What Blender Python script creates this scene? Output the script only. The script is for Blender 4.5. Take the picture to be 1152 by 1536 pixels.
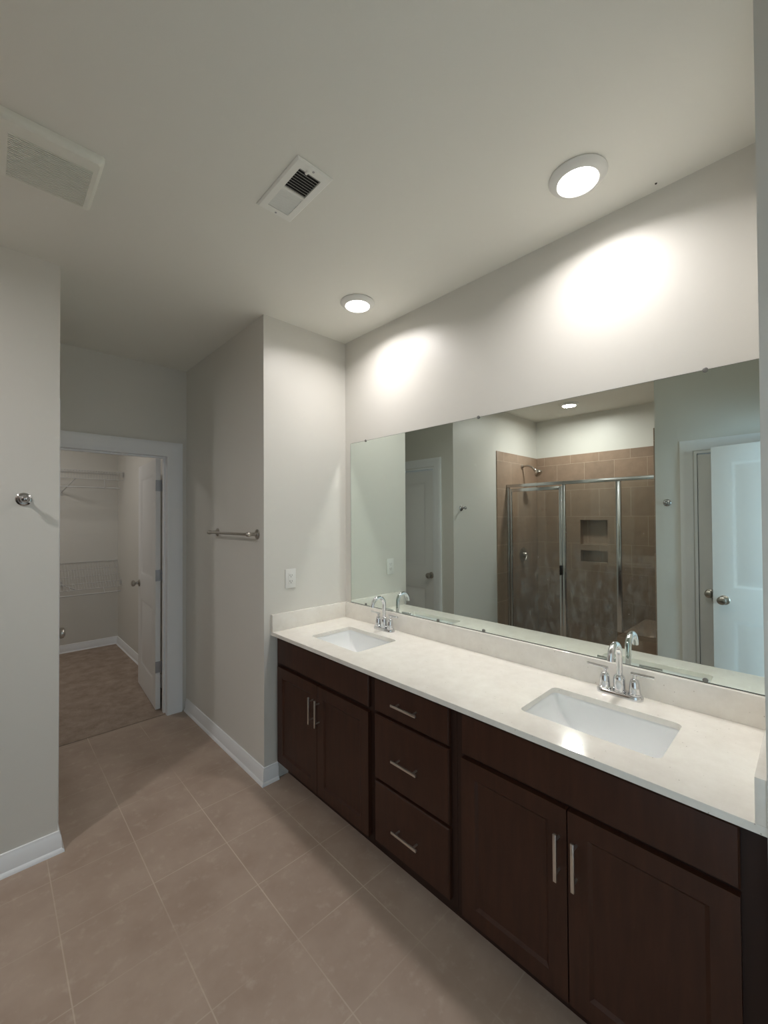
import bpy, bmesh, math, random
from mathutils import Vector, Matrix

# ------------------------------------------------------------------ scene, camera, world, light, exposure
scene = bpy.context.scene
col = scene.collection
for o in list(bpy.data.objects):
    bpy.data.objects.remove(o)

cam_data = bpy.data.cameras.new('camera')
cam = bpy.data.objects.new('camera', cam_data)
col.objects.link(cam)
R_ = Vector((0.72203496, -0.6918356, -0.00538663))
U_ = Vector((-0.00530235, -0.013319, 0.99989724))
F_ = Vector((0.69183625, 0.72193221, 0.01328514))
cam.matrix_world = Matrix(((R_.x, U_.x, -F_.x, -1.77298), (R_.y, U_.y, -F_.y, 0.0), (R_.z, U_.z, -F_.z, 1.53978), (0, 0, 0, 1)))
cam_data.sensor_fit = 'VERTICAL'
cam_data.sensor_height = 36.0
cam_data.lens = 36.0 * 620.34 / 1536.0
cam_data.clip_start = 0.02
cam_data.clip_end = 60
scene.camera = cam

world = bpy.data.worlds.new('world')
scene.world = world
world.use_nodes = True
world.node_tree.nodes['Background'].inputs[0].default_value = (0.55, 0.75, 1.0, 1)
world.node_tree.nodes['Background'].inputs[1].default_value = 1.2

scene.view_settings.view_transform = 'Standard'
scene.view_settings.look = 'None'
scene.view_settings.gamma = 1.0
scene.view_settings.use_curve_mapping = False
scene.view_settings.exposure = 0.4
scene.cycles.use_denoising = True
scene.cycles.use_guiding = True
scene.cycles.use_surface_guiding = True
scene.cycles.use_volume_guiding = False
scene.cycles.guiding_training_samples = 0
scene.cycles.use_adaptive_sampling = False
scene.cycles.max_bounces = 14
scene.cycles.diffuse_bounces = 8
scene.cycles.glossy_bounces = 6
scene.cycles.transparent_max_bounces = 16
scene.cycles.caustics_reflective = True
scene.cycles.sample_clamp_indirect = 0.0
scene.cycles.blur_glossy = 0.0
LAMP = 4.1          # watts of a ceiling lamp
LENS = 9.0           # radiance of its lens
DAYLIGHT = 190.0      # watts through the bedroom window

sun_data = bpy.data.lights.new('bedroom_daylight', 'AREA')
sun_data.shape = 'RECTANGLE'
sun_data.size, sun_data.size_y = 1.5, 1.5
sun_data.energy = DAYLIGHT
sun_data.color = (0.55, 0.80, 1.0)
sun = bpy.data.objects.new('bedroom_daylight', sun_data)
col.objects.link(sun)
sun.location = (1.03, -2.2, 1.45)
sun.rotation_euler = (math.radians(90), 0, math.radians(90))     # faces -x, through the bedroom window

sky_data = sun_data.copy()
sky_data.energy = DAYLIGHT * 17
sky_data.size, sky_data.size_y = 2.2, 1.4
sky = bpy.data.objects.new('bedroom_daylight', sky_data)
col.objects.link(sky)
sky.location = (-2.2, -4.28, 1.45)
sky.rotation_euler = (math.radians(90), 0, math.radians(180))    # faces +y, through the added second window, to brighten the hall

# ------------------------------------------------------------------ room dimensions (metres; mirror wall is x = 0)
ZC = 2.738
YE = 2.229; W = 0.609           # vanity end wall and its outer corner
XL = -1.531; YL = 2.452         # left wall and its free corner
YF = 3.536                      # wall with the closet door
XW = -2.25                      # wall opposite the mirror
YN = 0.0797; XN = -0.572        # near wall stub
ZCT = 0.870; CX = -0.5646       # countertop
GX = -2.54                      # shower glass
YSR = 0.92; XSB = -3.27         # shower right wall, back wall
TT = 2.275                      # top of shower tile

# ------------------------------------------------------------------ materials
def srgb(r, g, b):
    f = lambda c: (c / 255 / 12.92) if c <= 10 else ((c / 255 + 0.055) / 1.055) ** 2.4
    return (f(r), f(g), f(b), 1)

def mat(name, color, rough=0.5, metal=0.0, spec=0.5):
    m = bpy.data.materials.new(name); m.use_nodes = True
    b = m.node_tree.nodes['Principled BSDF']
    b.inputs['Base Color'].default_value = color
    b.inputs['Roughness'].default_value = rough
    b.inputs['Metallic'].default_value = metal
    b.inputs['Specular IOR Level'].default_value = spec
    return m

def N(m, t, **kw):
    n = m.node_tree.nodes.new(t)
    for k, v in kw.items():
        setattr(n, k, v)
    return n

def L(m, a, b):
    m.node_tree.links.new(a, b)

def bsdf(m):
    return m.node_tree.nodes['Principled BSDF']

def coords(m):
    return N(m, 'ShaderNodeNewGeometry').outputs['Position']

def noise(m, scale, detail=4, rough=0.5, vec=None):
    n = N(m, 'ShaderNodeTexNoise')
    n.inputs['Scale'].default_value = scale
    n.inputs['Detail'].default_value = detail
    n.inputs['Roughness'].default_value = rough
    L(m, vec if vec is not None else coords(m), n.inputs['Vector'])
    return n

def ramp(m, src, stops):
    r = N(m, 'ShaderNodeValToRGB')
    e = r.color_ramp.elements
    while len(e) < len(stops):
        e.new(0.5)
    for i, (p, c) in enumerate(stops):
        e[i].position = p; e[i].color = c
    L(m, src, r.inputs[0])
    return r.outputs[0]

def bump(m, src, strength, dist=0.002):
    b = N(m, 'ShaderNodeBump')
    b.inputs['Strength'].default_value = strength
    b.inputs['Distance'].default_value = dist
    L(m, src, b.inputs['Height'])
    L(m, b.outputs[0], bsdf(m).inputs['Normal'])

def mixc(m, fac, a, b, mode='MIX'):
    n = N(m, 'ShaderNodeMix', data_type='RGBA', blend_type=mode)
    for sock, v in ((n.inputs[0], fac), (n.inputs[6], a), (n.inputs[7], b)):
        if hasattr(v, 'links'):
            L(m, v, sock)
        else:
            sock.default_value = v
    return n.outputs[2]

def paint(name, color, rough, b=0.12):
    m = mat(name, color, rough, 0, 0.4)
    n = noise(m, 260, 2)
    bump(m, n.outputs[0], b, 0.001)
    return m

M = {}
M['wall'] = paint('greige wall paint', srgb(214, 212, 205), 0.42)
M['ceiling'] = paint('ceiling paint', srgb(229, 228, 220), 0.7)
M['trim'] = paint('white trim paint', srgb(234, 236, 238), 0.35, 0.02)
M['door'] = paint('white door paint', srgb(226, 226, 225), 0.38, 0.05)
M['plastic'] = mat('white plastic', srgb(226, 226, 222), 0.35)
M['vent'] = mat('white enamel', srgb(234, 234, 228), 0.4)
M['fan'] = mat('off white plastic', srgb(230, 230, 220), 0.5)
M['dark'] = mat('dark void', srgb(22, 21, 22), 0.8)
M['slot'] = mat('slot black', srgb(60, 58, 54), 0.6)
M['chrome'] = mat('polished chrome', (0.72, 0.73, 0.75, 1), 0.07, 1.0)
M['nickel'] = mat('brushed nickel', (0.46, 0.43, 0.39, 1), 0.28, 1.0)
M['hook'] = mat('polished nickel', (0.50, 0.50, 0.51, 1), 0.12, 1.0)
M['pull'] = mat('satin steel pull', (0.66, 0.63, 0.59, 1), 0.3, 1.0)
M['alu'] = mat('bright aluminium', (0.66, 0.68, 0.69, 1), 0.2, 1.0)
M['hinge'] = mat('grey hinge steel', (0.36, 0.36, 0.37, 1), 0.4, 1.0)
M['rubber'] = mat('black rubber', srgb(30, 28, 27), 0.6)
M['wire'] = mat('white vinyl wire', srgb(196, 196, 194), 0.45)
M['porcelain'] = mat('white porcelain', srgb(232, 234, 234), 0.08)
M['mirror'] = mat('silvered mirror', (0.76, 0.83, 0.785, 1), 0.0, 1.0)
M['mirror_edge'] = mat('dark mirror edge', srgb(60, 70, 66), 0.3)
M['clip'] = mat('grey plastic clip', srgb(112, 112, 108), 0.35)
M['cavity'] = mat('grey fan housing', srgb(96, 93, 86), 0.7)
M['hole'] = mat('dark pinhole', srgb(50, 46, 42), 0.8)

# espresso wood
m = M['wood'] = mat('espresso stained maple', srgb(56, 33, 23), 0.42, 0, 0.35)
mp = N(m, 'ShaderNodeMapping'); mp.inputs['Scale'].default_value = (9, 9, 1.2)
L(m, coords(m), mp.inputs['Vector'])
n = noise(m, 5, 6, 0.6, mp.outputs[0])
L(m, ramp(m, n.outputs[0], [(0.3, srgb(50, 27, 17)), (0.7, srgb(63, 36, 24))]), bsdf(m).inputs['Base Color'])
bump(m, n.outputs[0], 0.05, 0.001)
M['wood_dark'] = mat('espresso cabinet box', srgb(44, 26, 19), 0.5, 0, 0.3)

# quartz
m = M['quartz'] = mat('cream quartz', srgb(230, 226, 218), 0.12, 0, 0.5)
v = N(m, 'ShaderNodeTexVoronoi'); v.inputs['Scale'].default_value = 75
L(m, coords(m), v.inputs['Vector'])
sp = ramp(m, v.outputs['Distance'], [(0.05, (1, 1, 1, 1)), (0.16, (0, 0, 0, 1))])
gate = ramp(m, noise(m, 38, 2).outputs[0], [(0.55, (0, 0, 0, 1)), (0.62, (1, 1, 1, 1))])
msk = mixc(m, 1.0, sp, gate, 'MULTIPLY')
base = ramp(m, noise(m, 16, 5, 0.7).outputs[0], [(0.3, srgb(226, 222, 214)), (0.7, srgb(236, 233, 226))])
L(m, mixc(m, msk, base, srgb(168, 160, 146)), bsdf(m).inputs['Base Color'])

# floor: sheet of square tiles with paler joints
def grid(m, vec, axes, period, origin, width):
    s = N(m, 'ShaderNodeSeparateXYZ'); L(m, vec, s.inputs[0])
    outs = []
    for a, o in zip(axes, origin):
        d = N(m, 'ShaderNodeMath', operation='SUBTRACT'); L(m, s.outputs[a], d.inputs[0]); d.inputs[1].default_value = o
        p = N(m, 'ShaderNodeMath', operation='PINGPONG'); L(m, d.outputs[0], p.inputs[0]); p.inputs[1].default_value = period / 2
        c = N(m, 'ShaderNodeMath', operation='LESS_THAN'); L(m, p.outputs[0], c.inputs[0]); c.inputs[1].default_value = width / 2
        outs.append(c.outputs[0])
    return outs

m = M['floor'] = mat('taupe tile vinyl', srgb(128, 112, 98), 0.42, 0, 0.4)
P = coords(m)
gx, gy = grid(m, P, ('X', 'Y'), 0.3133, (-0.632, 1.328), 0.0042)
mx = N(m, 'ShaderNodeMath', operation='MAXIMUM'); L(m, gx, mx.inputs[0])
gyw = N(m, 'ShaderNodeMath', operation='MULTIPLY'); L(m, gy, gyw.inputs[0]); gyw.inputs[1].default_value = 0.75
L(m, gyw.outputs[0], mx.inputs[1])
big = ramp(m, noise(m, 3.2, 5, 0.6).outputs[0], [(0.3, srgb(156, 136, 121)), (0.7, srgb(176, 158, 143))])
small = ramp(m, noise(m, 17, 5, 0.65).outputs[0], [(0.55, (0, 0, 0, 1)), (0.8, (1, 1, 1, 1))])
fade = ramp(m, noise(m, 1.7, 2).outputs[0], [(0.38, (0.05, 0.05, 0.05, 1)), (0.62, (0.62, 0.62, 0.62, 1))])
body = mixc(m, mixc(m, 1.0, small, (0.5, 0.5, 0.5, 1), 'MULTIPLY'), big, srgb(196, 182, 167))
jm = mixc(m, 1.0, mx.outputs[0], fade, 'MULTIPLY')
L(m, mixc(m, jm, body, srgb(208, 194, 178)), bsdf(m).inputs['Base Color'])
bump(m, noise(m, 45, 3).outputs[0], 0.06, 0.001)

# carpet
m = M['carpet'] = mat('brown cut pile carpet', srgb(112, 96, 82), 1.0, 0, 0.1)
a = noise(m, 9, 5, 0.7); b = noise(m, 420, 3, 0.7)
c1 = ramp(m, a.outputs[0], [(0.3, srgb(168, 150, 136)), (0.7, srgb(206, 187, 171))])
c2 = ramp(m, b.outputs[0], [(0.3, (0.45, 0.45, 0.45, 1)), (0.7, (1, 1, 1, 1))])
L(m, mixc(m, 1.0, c1, c2, 'MULTIPLY'), bsdf(m).inputs['Base Color'])
bump(m, b.outputs[0], 0.7, 0.004)

# shower wall tile, running bond; axis = the horizontal axis along the wall
def tile(name, axis, origin):
    m = mat(name, srgb(140, 119, 101), 0.35, 0, 0.4)
    s = N(m, 'ShaderNodeSeparateXYZ'); L(m, coords(m), s.inputs[0])
    ad = [N(m, 'ShaderNodeMath', operation='SUBTRACT') for _ in range(2)]
    L(m, s.outputs[axis], ad[0].inputs[0]); ad[0].inputs[1].default_value = origin - 32.0
    L(m, s.outputs['Z'], ad[1].inputs[0]); ad[1].inputs[1].default_value = 2.17 - 0.315 * 40
    c = N(m, 'ShaderNodeCombineXYZ'); L(m, ad[0].outputs[0], c.inputs[0]); L(m, ad[1].outputs[0], c.inputs[1])
    br = N(m, 'ShaderNodeTexBrick'); br.offset = 0.5; br.offset_frequency = 2
    L(m, c.outputs[0], br.inputs['Vector'])
    br.inputs['Scale'].default_value = 1.0
    br.inputs['Mortar Size'].default_value = 0.0022
    br.inputs['Mortar Smooth'].default_value = 0.1
    br.inputs['Brick Width'].default_value = 0.32
    br.inputs['Row Height'].default_value = 0.315
    br.inputs['Color1'].default_value = srgb(163, 139, 119)
    br.inputs['Color2'].default_value = srgb(154, 132, 114)
    br.inputs['Mortar'].default_value = srgb(190, 171, 152)
    mot = ramp(m, noise(m, 14, 5, 0.65).outputs[0], [(0.3, (0.84, 0.84, 0.84, 1)), (0.7, (1, 1, 1, 1))])
    L(m, mixc(m, 1.0, br.outputs['Color'], mot, 'MULTIPLY'), bsdf(m).inputs['Base Color'])
    return m
M['tile_y'] = tile('brown shower tile on the long wall', 'Y', 1.863)
M['tile_x'] = tile('brown shower tile on the end walls', 'X', -3.27)

# shower glass with dried water marks on its lower half
m = M['glass'] = bpy.data.materials.new('shower glass'); m.use_nodes = True
nt = m.node_tree; nt.nodes.clear()
out = N(m, 'ShaderNodeOutputMaterial')
tr = N(m, 'ShaderNodeBsdfTransparent'); tr.inputs[0].default_value = (0.93, 0.95, 0.94, 1)
gl = N(m, 'ShaderNodeBsdfGlossy'); gl.inputs['Roughness'].default_value = 0.02
fr = N(m, 'ShaderNodeFresnel'); fr.inputs['IOR'].default_value = 1.5
s1 = N(m, 'ShaderNodeMixShader'); L(m, fr.outputs[0], s1.inputs[0]); L(m, tr.outputs[0], s1.inputs[1]); L(m, gl.outputs[0], s1.inputs[2])
df = N(m, 'ShaderNodeBsdfDiffuse'); df.inputs[0].default_value = (0.75, 0.77, 0.78, 1)
mp = N(m, 'ShaderNodeMapping'); mp.inputs['Scale'].default_value = (3, 3, 1.4); L(m, coords(m), mp.inputs['Vector'])
st = ramp(m, noise(m, 4.5, 6, 0.7, mp.outputs[0]).outputs[0], [(0.46, (0.06, 0.06, 0.06, 1)), (0.74, (0.38, 0.38, 0.38, 1))])
sz = N(m, 'ShaderNodeSeparateXYZ'); L(m, coords(m), sz.inputs[0])
mr = N(m, 'ShaderNodeMapRange'); L(m, sz.outputs['Z'], mr.inputs[0])
mr.inputs[1].default_value = 1.35; mr.inputs[2].default_value = 0.75; mr.inputs[3].default_value = 0.12; mr.inputs[4].default_value = 1.0
fa = N(m, 'ShaderNodeMath', operation='MULTIPLY'); L(m, st, fa.inputs[0]); L(m, mr.outputs[0], fa.inputs[1])
s2 = N(m, 'ShaderNodeMixShader'); L(m, fa.outputs[0], s2.inputs[0]); L(m, s1.outputs[0], s2.inputs[1]); L(m, df.outputs[0], s2.inputs[2])
L(m, s2.outputs[0], out.inputs[0])

# lamp lens
m = M['lens'] = bpy.data.materials.new('glowing lamp lens'); m.use_nodes = True
m.node_tree.nodes.clear()
out = N(m, 'ShaderNodeOutputMaterial'); em = N(m, 'ShaderNodeEmission')
em.inputs[0].default_value = (1.0, 0.95, 0.90, 1); em.inputs[1].default_value = LENS
L(m, em.outputs[0], out.inputs[0])

# ------------------------------------------------------------------ mesh builder
class MB:
    """Collects shapes in world coordinates and links them as one mesh."""
    def __init__(self, X=None):
        self.bm = bmesh.new(); self.X = X
    def _add(self, b):
        if self.X is not None:
            b.transform(self.X)
        me = bpy.data.meshes.new('t'); b.to_mesh(me); b.free()
        self.bm.from_mesh(me); bpy.data.meshes.remove(me)
        return self
    def box(self, x0, x1, y0, y1, z0, z1, bev=0.0, seg=2):
        b = bmesh.new(); bmesh.ops.create_cube(b, size=1)
        for v in b.verts:
            v.co = Vector(((x0 + x1) / 2 + v.co.x * (x1 - x0), (y0 + y1) / 2 + v.co.y * (y1 - y0), (z0 + z1) / 2 + v.co.z * (z1 - z0)))
        if bev > 0:
            bmesh.ops.bevel(b, geom=b.edges[:], offset=bev, segments=seg, profile=0.5, affect='EDGES')
        return self._add(b)
    def lathe(self, prof, o, axis=(0, 0, 1), seg=28):
        """prof: (radius, height) pairs, turned about an axis through o."""
        b = bmesh.new(); q = Vector((0, 0, 1)).rotation_difference(Vector(axis).normalized()); o = Vector(o)
        rings = []
        for r, h in prof:
            if r < 1e-6:
                rings.append([b.verts.new(o + q @ Vector((0, 0, h)))])
            else:
                rings.append([b.verts.new(o + q @ Vector((r * math.cos(2 * math.pi * i / seg), r * math.sin(2 * math.pi * i / seg), h))) for i in range(seg)])
        for A, B in zip(rings, rings[1:]):
            for i in range(seg):
                j = (i + 1) % seg
                if len(A) == 1 and len(B) == 1:
                    break
                if len(A) == 1:
                    b.faces.new((A[0], B[j], B[i]))
                elif len(B) == 1:
                    b.faces.new((A[i], A[j], B[0]))
                else:
                    b.faces.new((A[i], A[j], B[j], B[i]))
        for R, flip in ((rings[0], True), (rings[-1], False)):
            if len(R) > 1:
                b.faces.new(list(reversed(R)) if flip else R)
        bmesh.ops.recalc_face_normals(b, faces=b.faces[:])
        return self._add(b)
    def cyl(self, a, c, r, seg=16):
        a = Vector(a); c = Vector(c)
        return self.lathe([(r, 0), (r, (c - a).length)], a, c - a, seg)
    def tube(self, pts, r, seg=14):
        pts = [Vector(p) for p in pts]; rr = r if isinstance(r, (list, tuple)) else [r] * len(pts)
        b = bmesh.new(); rings = []
        t = (pts[1] - pts[0]).normalized()
        n = t.orthogonal().normalized()
        for i, p in enumerate(pts):
            t2 = ((pts[min(i + 1, len(pts) - 1)] - pts[max(i - 1, 0)])).normalized()
            n = (t.rotation_difference(t2) @ n).normalized(); t = t2
            bn = t.cross(n)
            rings.append([b.verts.new(p + rr[i] * (math.cos(2 * math.pi * k / seg) * n + math.sin(2 * math.pi * k / seg) * bn)) for k in range(seg)])
        for A, B in zip(rings, rings[1:]):
            for i in range(seg):
                j = (i + 1) % seg
                b.faces.new((A[i], A[j], B[j], B[i]))
        b.faces.new(list(reversed(rings[0]))); b.faces.new(rings[-1])
        bmesh.ops.recalc_face_normals(b, faces=b.faces[:])
        return self._add(b)
    def loft(self, rings, cap0=True, cap1=True):
        b = bmesh.new()
        V = [[b.verts.new(p) for p in r] for r in rings]
        n = len(V[0])
        for A, B in zip(V, V[1:]):
            for i in range(n):
                j = (i + 1) % n
                b.faces.new((A[i], A[j], B[j], B[i]))
        if cap0: b.faces.new(list(reversed(V[0])))
        if cap1: b.faces.new(V[-1])
        bmesh.ops.recalc_face_normals(b, faces=b.faces[:])
        return self._add(b)
    def sweep(self, prof_rings):
        """open strip of closed profiles (lists of points), capped."""
        return self.loft(prof_rings)
    def panel_slab(self, w, h, t, panels, depth=0.007, slope=0.012, raised=True, both=True, field=0.03):
        """Slab in local x (0..w), z (0..h), y (-t..0) with recessed panels; +y is the front."""
        b = bmesh.new()
        xs = sorted({0, w} | {p[0] for p in panels} | {p[1] for p in panels})
        zs = sorted({0, h} | {p[2] for p in panels} | {p[3] for p in panels})
        def ring(x0, x1, z0, z1, y):
            return [b.verts.new((x0, y, z0)), b.verts.new((x1, y, z0)), b.verts.new((x1, y, z1)), b.verts.new((x0, y, z1))]
        def strip(A, B):
            for i in range(4):
                j = (i + 1) % 4
                b.faces.new((A[i], A[j], B[j], B[i]))
        for side in ((0, 1), (-t, -1)) if both else ((0, 1),):
            y0, s = side
            for i in range(len(xs) - 1):
                for k in range(len(zs) - 1):
                    x0, x1, z0, z1 = xs[i], xs[i + 1], zs[k], zs[k + 1]
                    if any(p[0] <= x0 + 1e-6 and p[1] >= x1 - 1e-6 and p[2] <= z0 + 1e-6 and p[3] >= z1 - 1e-6 for p in panels):
                        A = ring(x0, x1, z0, z1, y0)
                        c = slope
                        B = ring(x0 + c, x1 - c, z0 + c, z1 - c, y0 - s * depth); strip(A, B)
                        if raised:
                            c += field * 0.5
                            C = ring(x0 + c, x1 - c, z0 + c, z1 - c, y0 - s * depth); strip(B, C)
                            c += field
                            B = ring(x0 + c, x1 - c, z0 + c, z1 - c, y0 - s * depth * 0.25); strip(C, B)
                        b.faces.new(B)
                    else:
                        b.faces.new(ring(x0, x1, z0, z1, y0))
        if not both:
            b.faces.new(ring(0, w, 0, h, -t))
        A = ring(0, w, 0, h, 0); B = ring(0, w, 0, h, -t); strip(A, B)
        bmesh.ops.remove_doubles(b, verts=b.verts[:], dist=1e-5)
        bmesh.ops.recalc_face_normals(b, faces=b.faces[:])
        return self._add(b)
    def build(self, name, material, parent=None, angle=40):
        me = bpy.data.meshes.new(name)
        o = bpy.data.objects.new(name, me); col.objects.link(o)
        off = Vector((0, 0, 0))
        if parent is not None:
            o.parent = parent
            p = parent
            while p is not None:
                off += p.location; p = p.parent
        else:
            lo = [min(v.co[i] for v in self.bm.verts) for i in range(3)]
            hi = [max(v.co[i] for v in self.bm.verts) for i in range(3)]
            off = Vector(((lo[0] + hi[0]) / 2, (lo[1] + hi[1]) / 2, lo[2]))
            o.location = off
        for v in self.bm.verts:
            v.co -= off
        self.bm.to_mesh(me); self.bm.free()
        for mm in (material if isinstance(material, list) else [material]):
            me.materials.append(mm)
        for p in me.polygons:
            p.use_smooth = True
        me.set_sharp_from_angle(angle=math.radians(angle))
        return o

def tag(o, label, cat, group=None, kind=None):
    o['label'] = label; o['category'] = cat
    if group: o['group'] = group
    if kind: o['kind'] = kind
    return o

def thing(name, loc, label, cat, group=None, kind=None):
    o = bpy.data.objects.new(name, None); col.objects.link(o)
    o.location = loc; o.empty_display_size = 0.05
    return tag(o, label, cat, group, kind)

def copy_thing(src, loc, label):
    def rec(o, parent):
        c = o.copy(); col.objects.link(c); c.parent = parent
        for ch in list(o.children):
            rec(ch, c)
        return c
    r = rec(src, None); r.location = loc; r['label'] = label
    return r

def struct(mb, name, material, label, cat):
    return tag(mb.build(name, material), label, cat, kind='structure')

def place(origin, ux):
    """local x -> ux (horizontal), local z -> up, local y -> the front normal."""
    ux = Vector(ux).normalized(); uz = Vector((0, 0, 1)); uy = uz.cross(ux)
    return Matrix(((ux.x, uy.x, uz.x, origin[0]), (ux.y, uy.y, uz.y, origin[1]), (ux.z, uy.z, uz.z, origin[2]), (0, 0, 0, 1)))

# ------------------------------------------------------------------ room shell
struct(MB().box(-3.6, 0.12, -0.37, 3.56, -0.1, 0), 'floor', M['floor'], 'taupe square-tile vinyl floor of the bathroom and hall', 'floor')
struct(MB().box(-3.0, -0.5, 3.56, 6.1, -0.1, 0.006), 'floor_closet', M['carpet'], 'brown carpet floor of the closet beyond the open door', 'carpet')
struct(MB().box(-4.2, 1.4, -4.2, -0.37, -0.1, 0.006), 'floor_bedroom', M['carpet'], 'brown carpet floor behind the entry doorway', 'carpet')
struct(MB().box(-4.2, 1.4, -4.2, 6.1, ZC, ZC + 0.1), 'ceiling', M['ceiling'], 'flat greige ceiling over the bathroom', 'ceiling')
struct(MB().box(0, 0.12, -0.37, 2.229, 0, ZC), 'wall_vanity', M['wall'], 'greige wall that carries the large vanity mirror', 'wall')
struct(MB().box(-W, 0.12, YE, YF, 0, ZC), 'wall_end', M['wall'], 'greige wall block at the far end of the vanity, towel bar on its hall side', 'wall')
c = MB()
c.box(-0.7345, -0.5, YF, YF + 0.12, 0, ZC).box(-1.651, -1.5185, YF, YF + 0.12, 0, ZC).box(-1.5185, -0.7345, YF, YF + 0.12, 2.0485, ZC)
struct(c, 'wall_hall', M['wall'], 'greige wall around the closet doorway', 'wall')
struct(MB().box(-3.37, XL, YL, YL + 0.12, 0, ZC), 'wall_left', M['wall'], 'greige wall on the left with a robe hook, ending in a free corner', 'wall')
c = MB()
c.box(XL - 0.12, XL, YL + 0.12, 2.69, 0, ZC).box(XL - 0.12, XL, 3.41, YF, 0, ZC).box(XL - 0.12, XL, 2.69, 3.41, 2.05, ZC)
struct(c, 'wall_passage', M['wall'], 'greige passage wall with a closed panel door, seen in the mirror', 'wall')
c = MB()
c.box(XW - 0.12, XW, 0.657, YSR, 0, ZC).box(XW - 0.12, XW, -0.37, -0.07, 0, ZC).box(XW - 0.12, XW, -0.07, 0.657, 2.045, ZC)
c.box(-3.37, XW - 0.12, YSR - 0.12, YSR, 0, ZC)
struct(c, 'wall_opposite', M['wall'], 'greige wall beside the shower with hook and door, seen in the mirror', 'wall')
c = MB()
c.box(-1.05, XN, -0.37, -0.25, 0, ZC).box(XW, -1.83, -0.37, -0.25, 0, ZC).box(-1.83, -1.05, -0.37, -0.25, 2.05, ZC)
struct(c, 'wall_entry', M['wall'], 'greige wall around the entry doorway behind the viewer', 'wall')
struct(MB().box(XN, -0.0005, -0.37, YN, 0, ZC), 'wall_near', M['wall'], 'greige wall end closing the near end of the vanity', 'wall')
# shower walls: tile up to TT, paint above; two niches in the long wall
t = XSB - 0.10
c = MB().box(t - 0.12, t, YSR - 0.12, YL + 0.12, 0, ZC).box(t, XSB - 0.01, YSR, YL, TT, ZC)
struct(c, 'wall_shower', M['wall'], 'painted wall above the brown shower tile, seen in the mirror', 'wall')
c = MB().box(t, XSB, YSR + 0.01, 1.62, 0, TT).box(t, XSB, 1.915, YL - 0.01, 0, TT)
c.box(t, XSB, 1.62, 1.915, 0, 1.012).box(t, XSB, 1.62, 1.915, 1.145, 1.213).box(t, XSB, 1.62, 1.915, 1.498, TT)
c.box(t, t + 0.012, 1.62, 1.915, 1.012, 1.498)
struct(c, 'wall_tile', M['tile_y'], 'brown tiled long shower wall with two niches, seen in the mirror', 'tiled wall')
struct(MB().box(XSB, -2.32, YL - 0.01, YL, 0, TT, 0.002), 'wall_tile_left', M['tile_x'], 'brown tiled shower end wall behind the shower head, seen in the mirror', 'tiled wall')
struct(MB().box(XSB, XW, YSR, YSR + 0.01, 0, TT, 0.002), 'wall_tile_right', M['tile_x'], 'brown tiled shower end wall above the bench', 'tiled wall')
# closet and bedroom shells
struct(MB().box(-3.0, -0.5, 5.987, 6.1, 0, ZC), 'wall_closet_back', M['wall'], 'greige back wall of the closet with two wire shelves', 'wall')
struct(MB().box(-0.606, -0.5, YF + 0.12, 5.987, 0, ZC), 'wall_closet_right', M['wall'], 'greige right wall of the closet behind the open door', 'wall')
struct(MB().box(-3.0, -2.9, YF + 0.12, 5.987, 0, ZC).box(-2.9, -1.651, YF + 0.12, YF + 0.2, 0, ZC), 'wall_closet_left', M['wall'], 'greige left wall of the closet', 'wall')
struct(MB().box(-4.2, -3.3, -4.3, -4.2, 0, ZC).box(-1.1, 1.4, -4.3, -4.2, 0, ZC).box(-3.3, -1.1, -4.3, -4.2, 0, 0.75).box(-3.3, -1.1, -4.3, -4.2, 2.15, ZC), 'wall_bedroom_back', M['wall'], 'greige far wall of the room behind the entry', 'wall')
struct(MB().box(-4.3, -4.2, -4.2, -0.37, 0, ZC).box(-4.2, XW - 0.12, -0.47, -0.37, 0, ZC), 'wall_bedroom_left', M['wall'], 'greige left wall of the room behind the entry', 'wall')
c = MB().box(0.9, 1.0, -4.2, -3.0, 0, ZC).box(0.9, 1.0, -1.4, -0.37, 0, ZC).box(0.9, 1.0, -3.0, -1.4, 0, 0.7).box(0.9, 1.0, -3.0, -1.4, 2.2, ZC).box(0.12, 0.9, -0.37, -0.27, 0, ZC)
struct(c, 'wall_bedroom_right', M['wall'], 'greige window wall of the room behind the entry', 'wall')

# ------------------------------------------------------------------ baseboards (profile: board with eased cap and shoe moulding)
BPROF = [(0, 0), (0.024, 0), (0.023, 0.010), (0.014, 0.019), (0.0125, 0.072), (0.007, 0.083), (0.006, 0.094), (0, 0.096)]
def base_run(pts, normals):
    """pts: corner points along the wall foot; normals: offset direction at each (already mitred)."""
    return MB().loft([[Vector((p[0] + n[0] * d, p[1] + n[1] * d, h)) for d, h in BPROF] for p, n in zip(pts, normals)])
struct(base_run([(-0.5235, YE), (-W, YE), (-W, YF - 0.019)], [(0, -1), (-1, -1), (-1, 0)]), 'baseboard_hall', M['trim'], 'white baseboard wrapping the wall corner beside the vanity', 'baseboard')
struct(base_run([(-2.318, YL), (XL, YL), (XL, 2.605)], [(0, -1), (1, -1), (1, 0)]), 'baseboard_left', M['trim'], 'white baseboard at the foot of the left wall', 'baseboard')
struct(base_run([(XW, 0.75), (XW, YSR - 0.002)], [(1, 0), (1, 0)]), 'baseboard_opposite', M['trim'], 'white baseboard of the wall beside the shower', 'baseboard')
struct(base_run([(-2.9, 5.987), (-0.606, 5.987), (-0.606, 4.2), (-0.606, YF + 0.13)], [(0, -1), (-1, -1), (-1, 0), (-1, 0)]), 'baseboard_closet', M['trim'], 'white baseboard running round the closet corner', 'baseboard')

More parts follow.
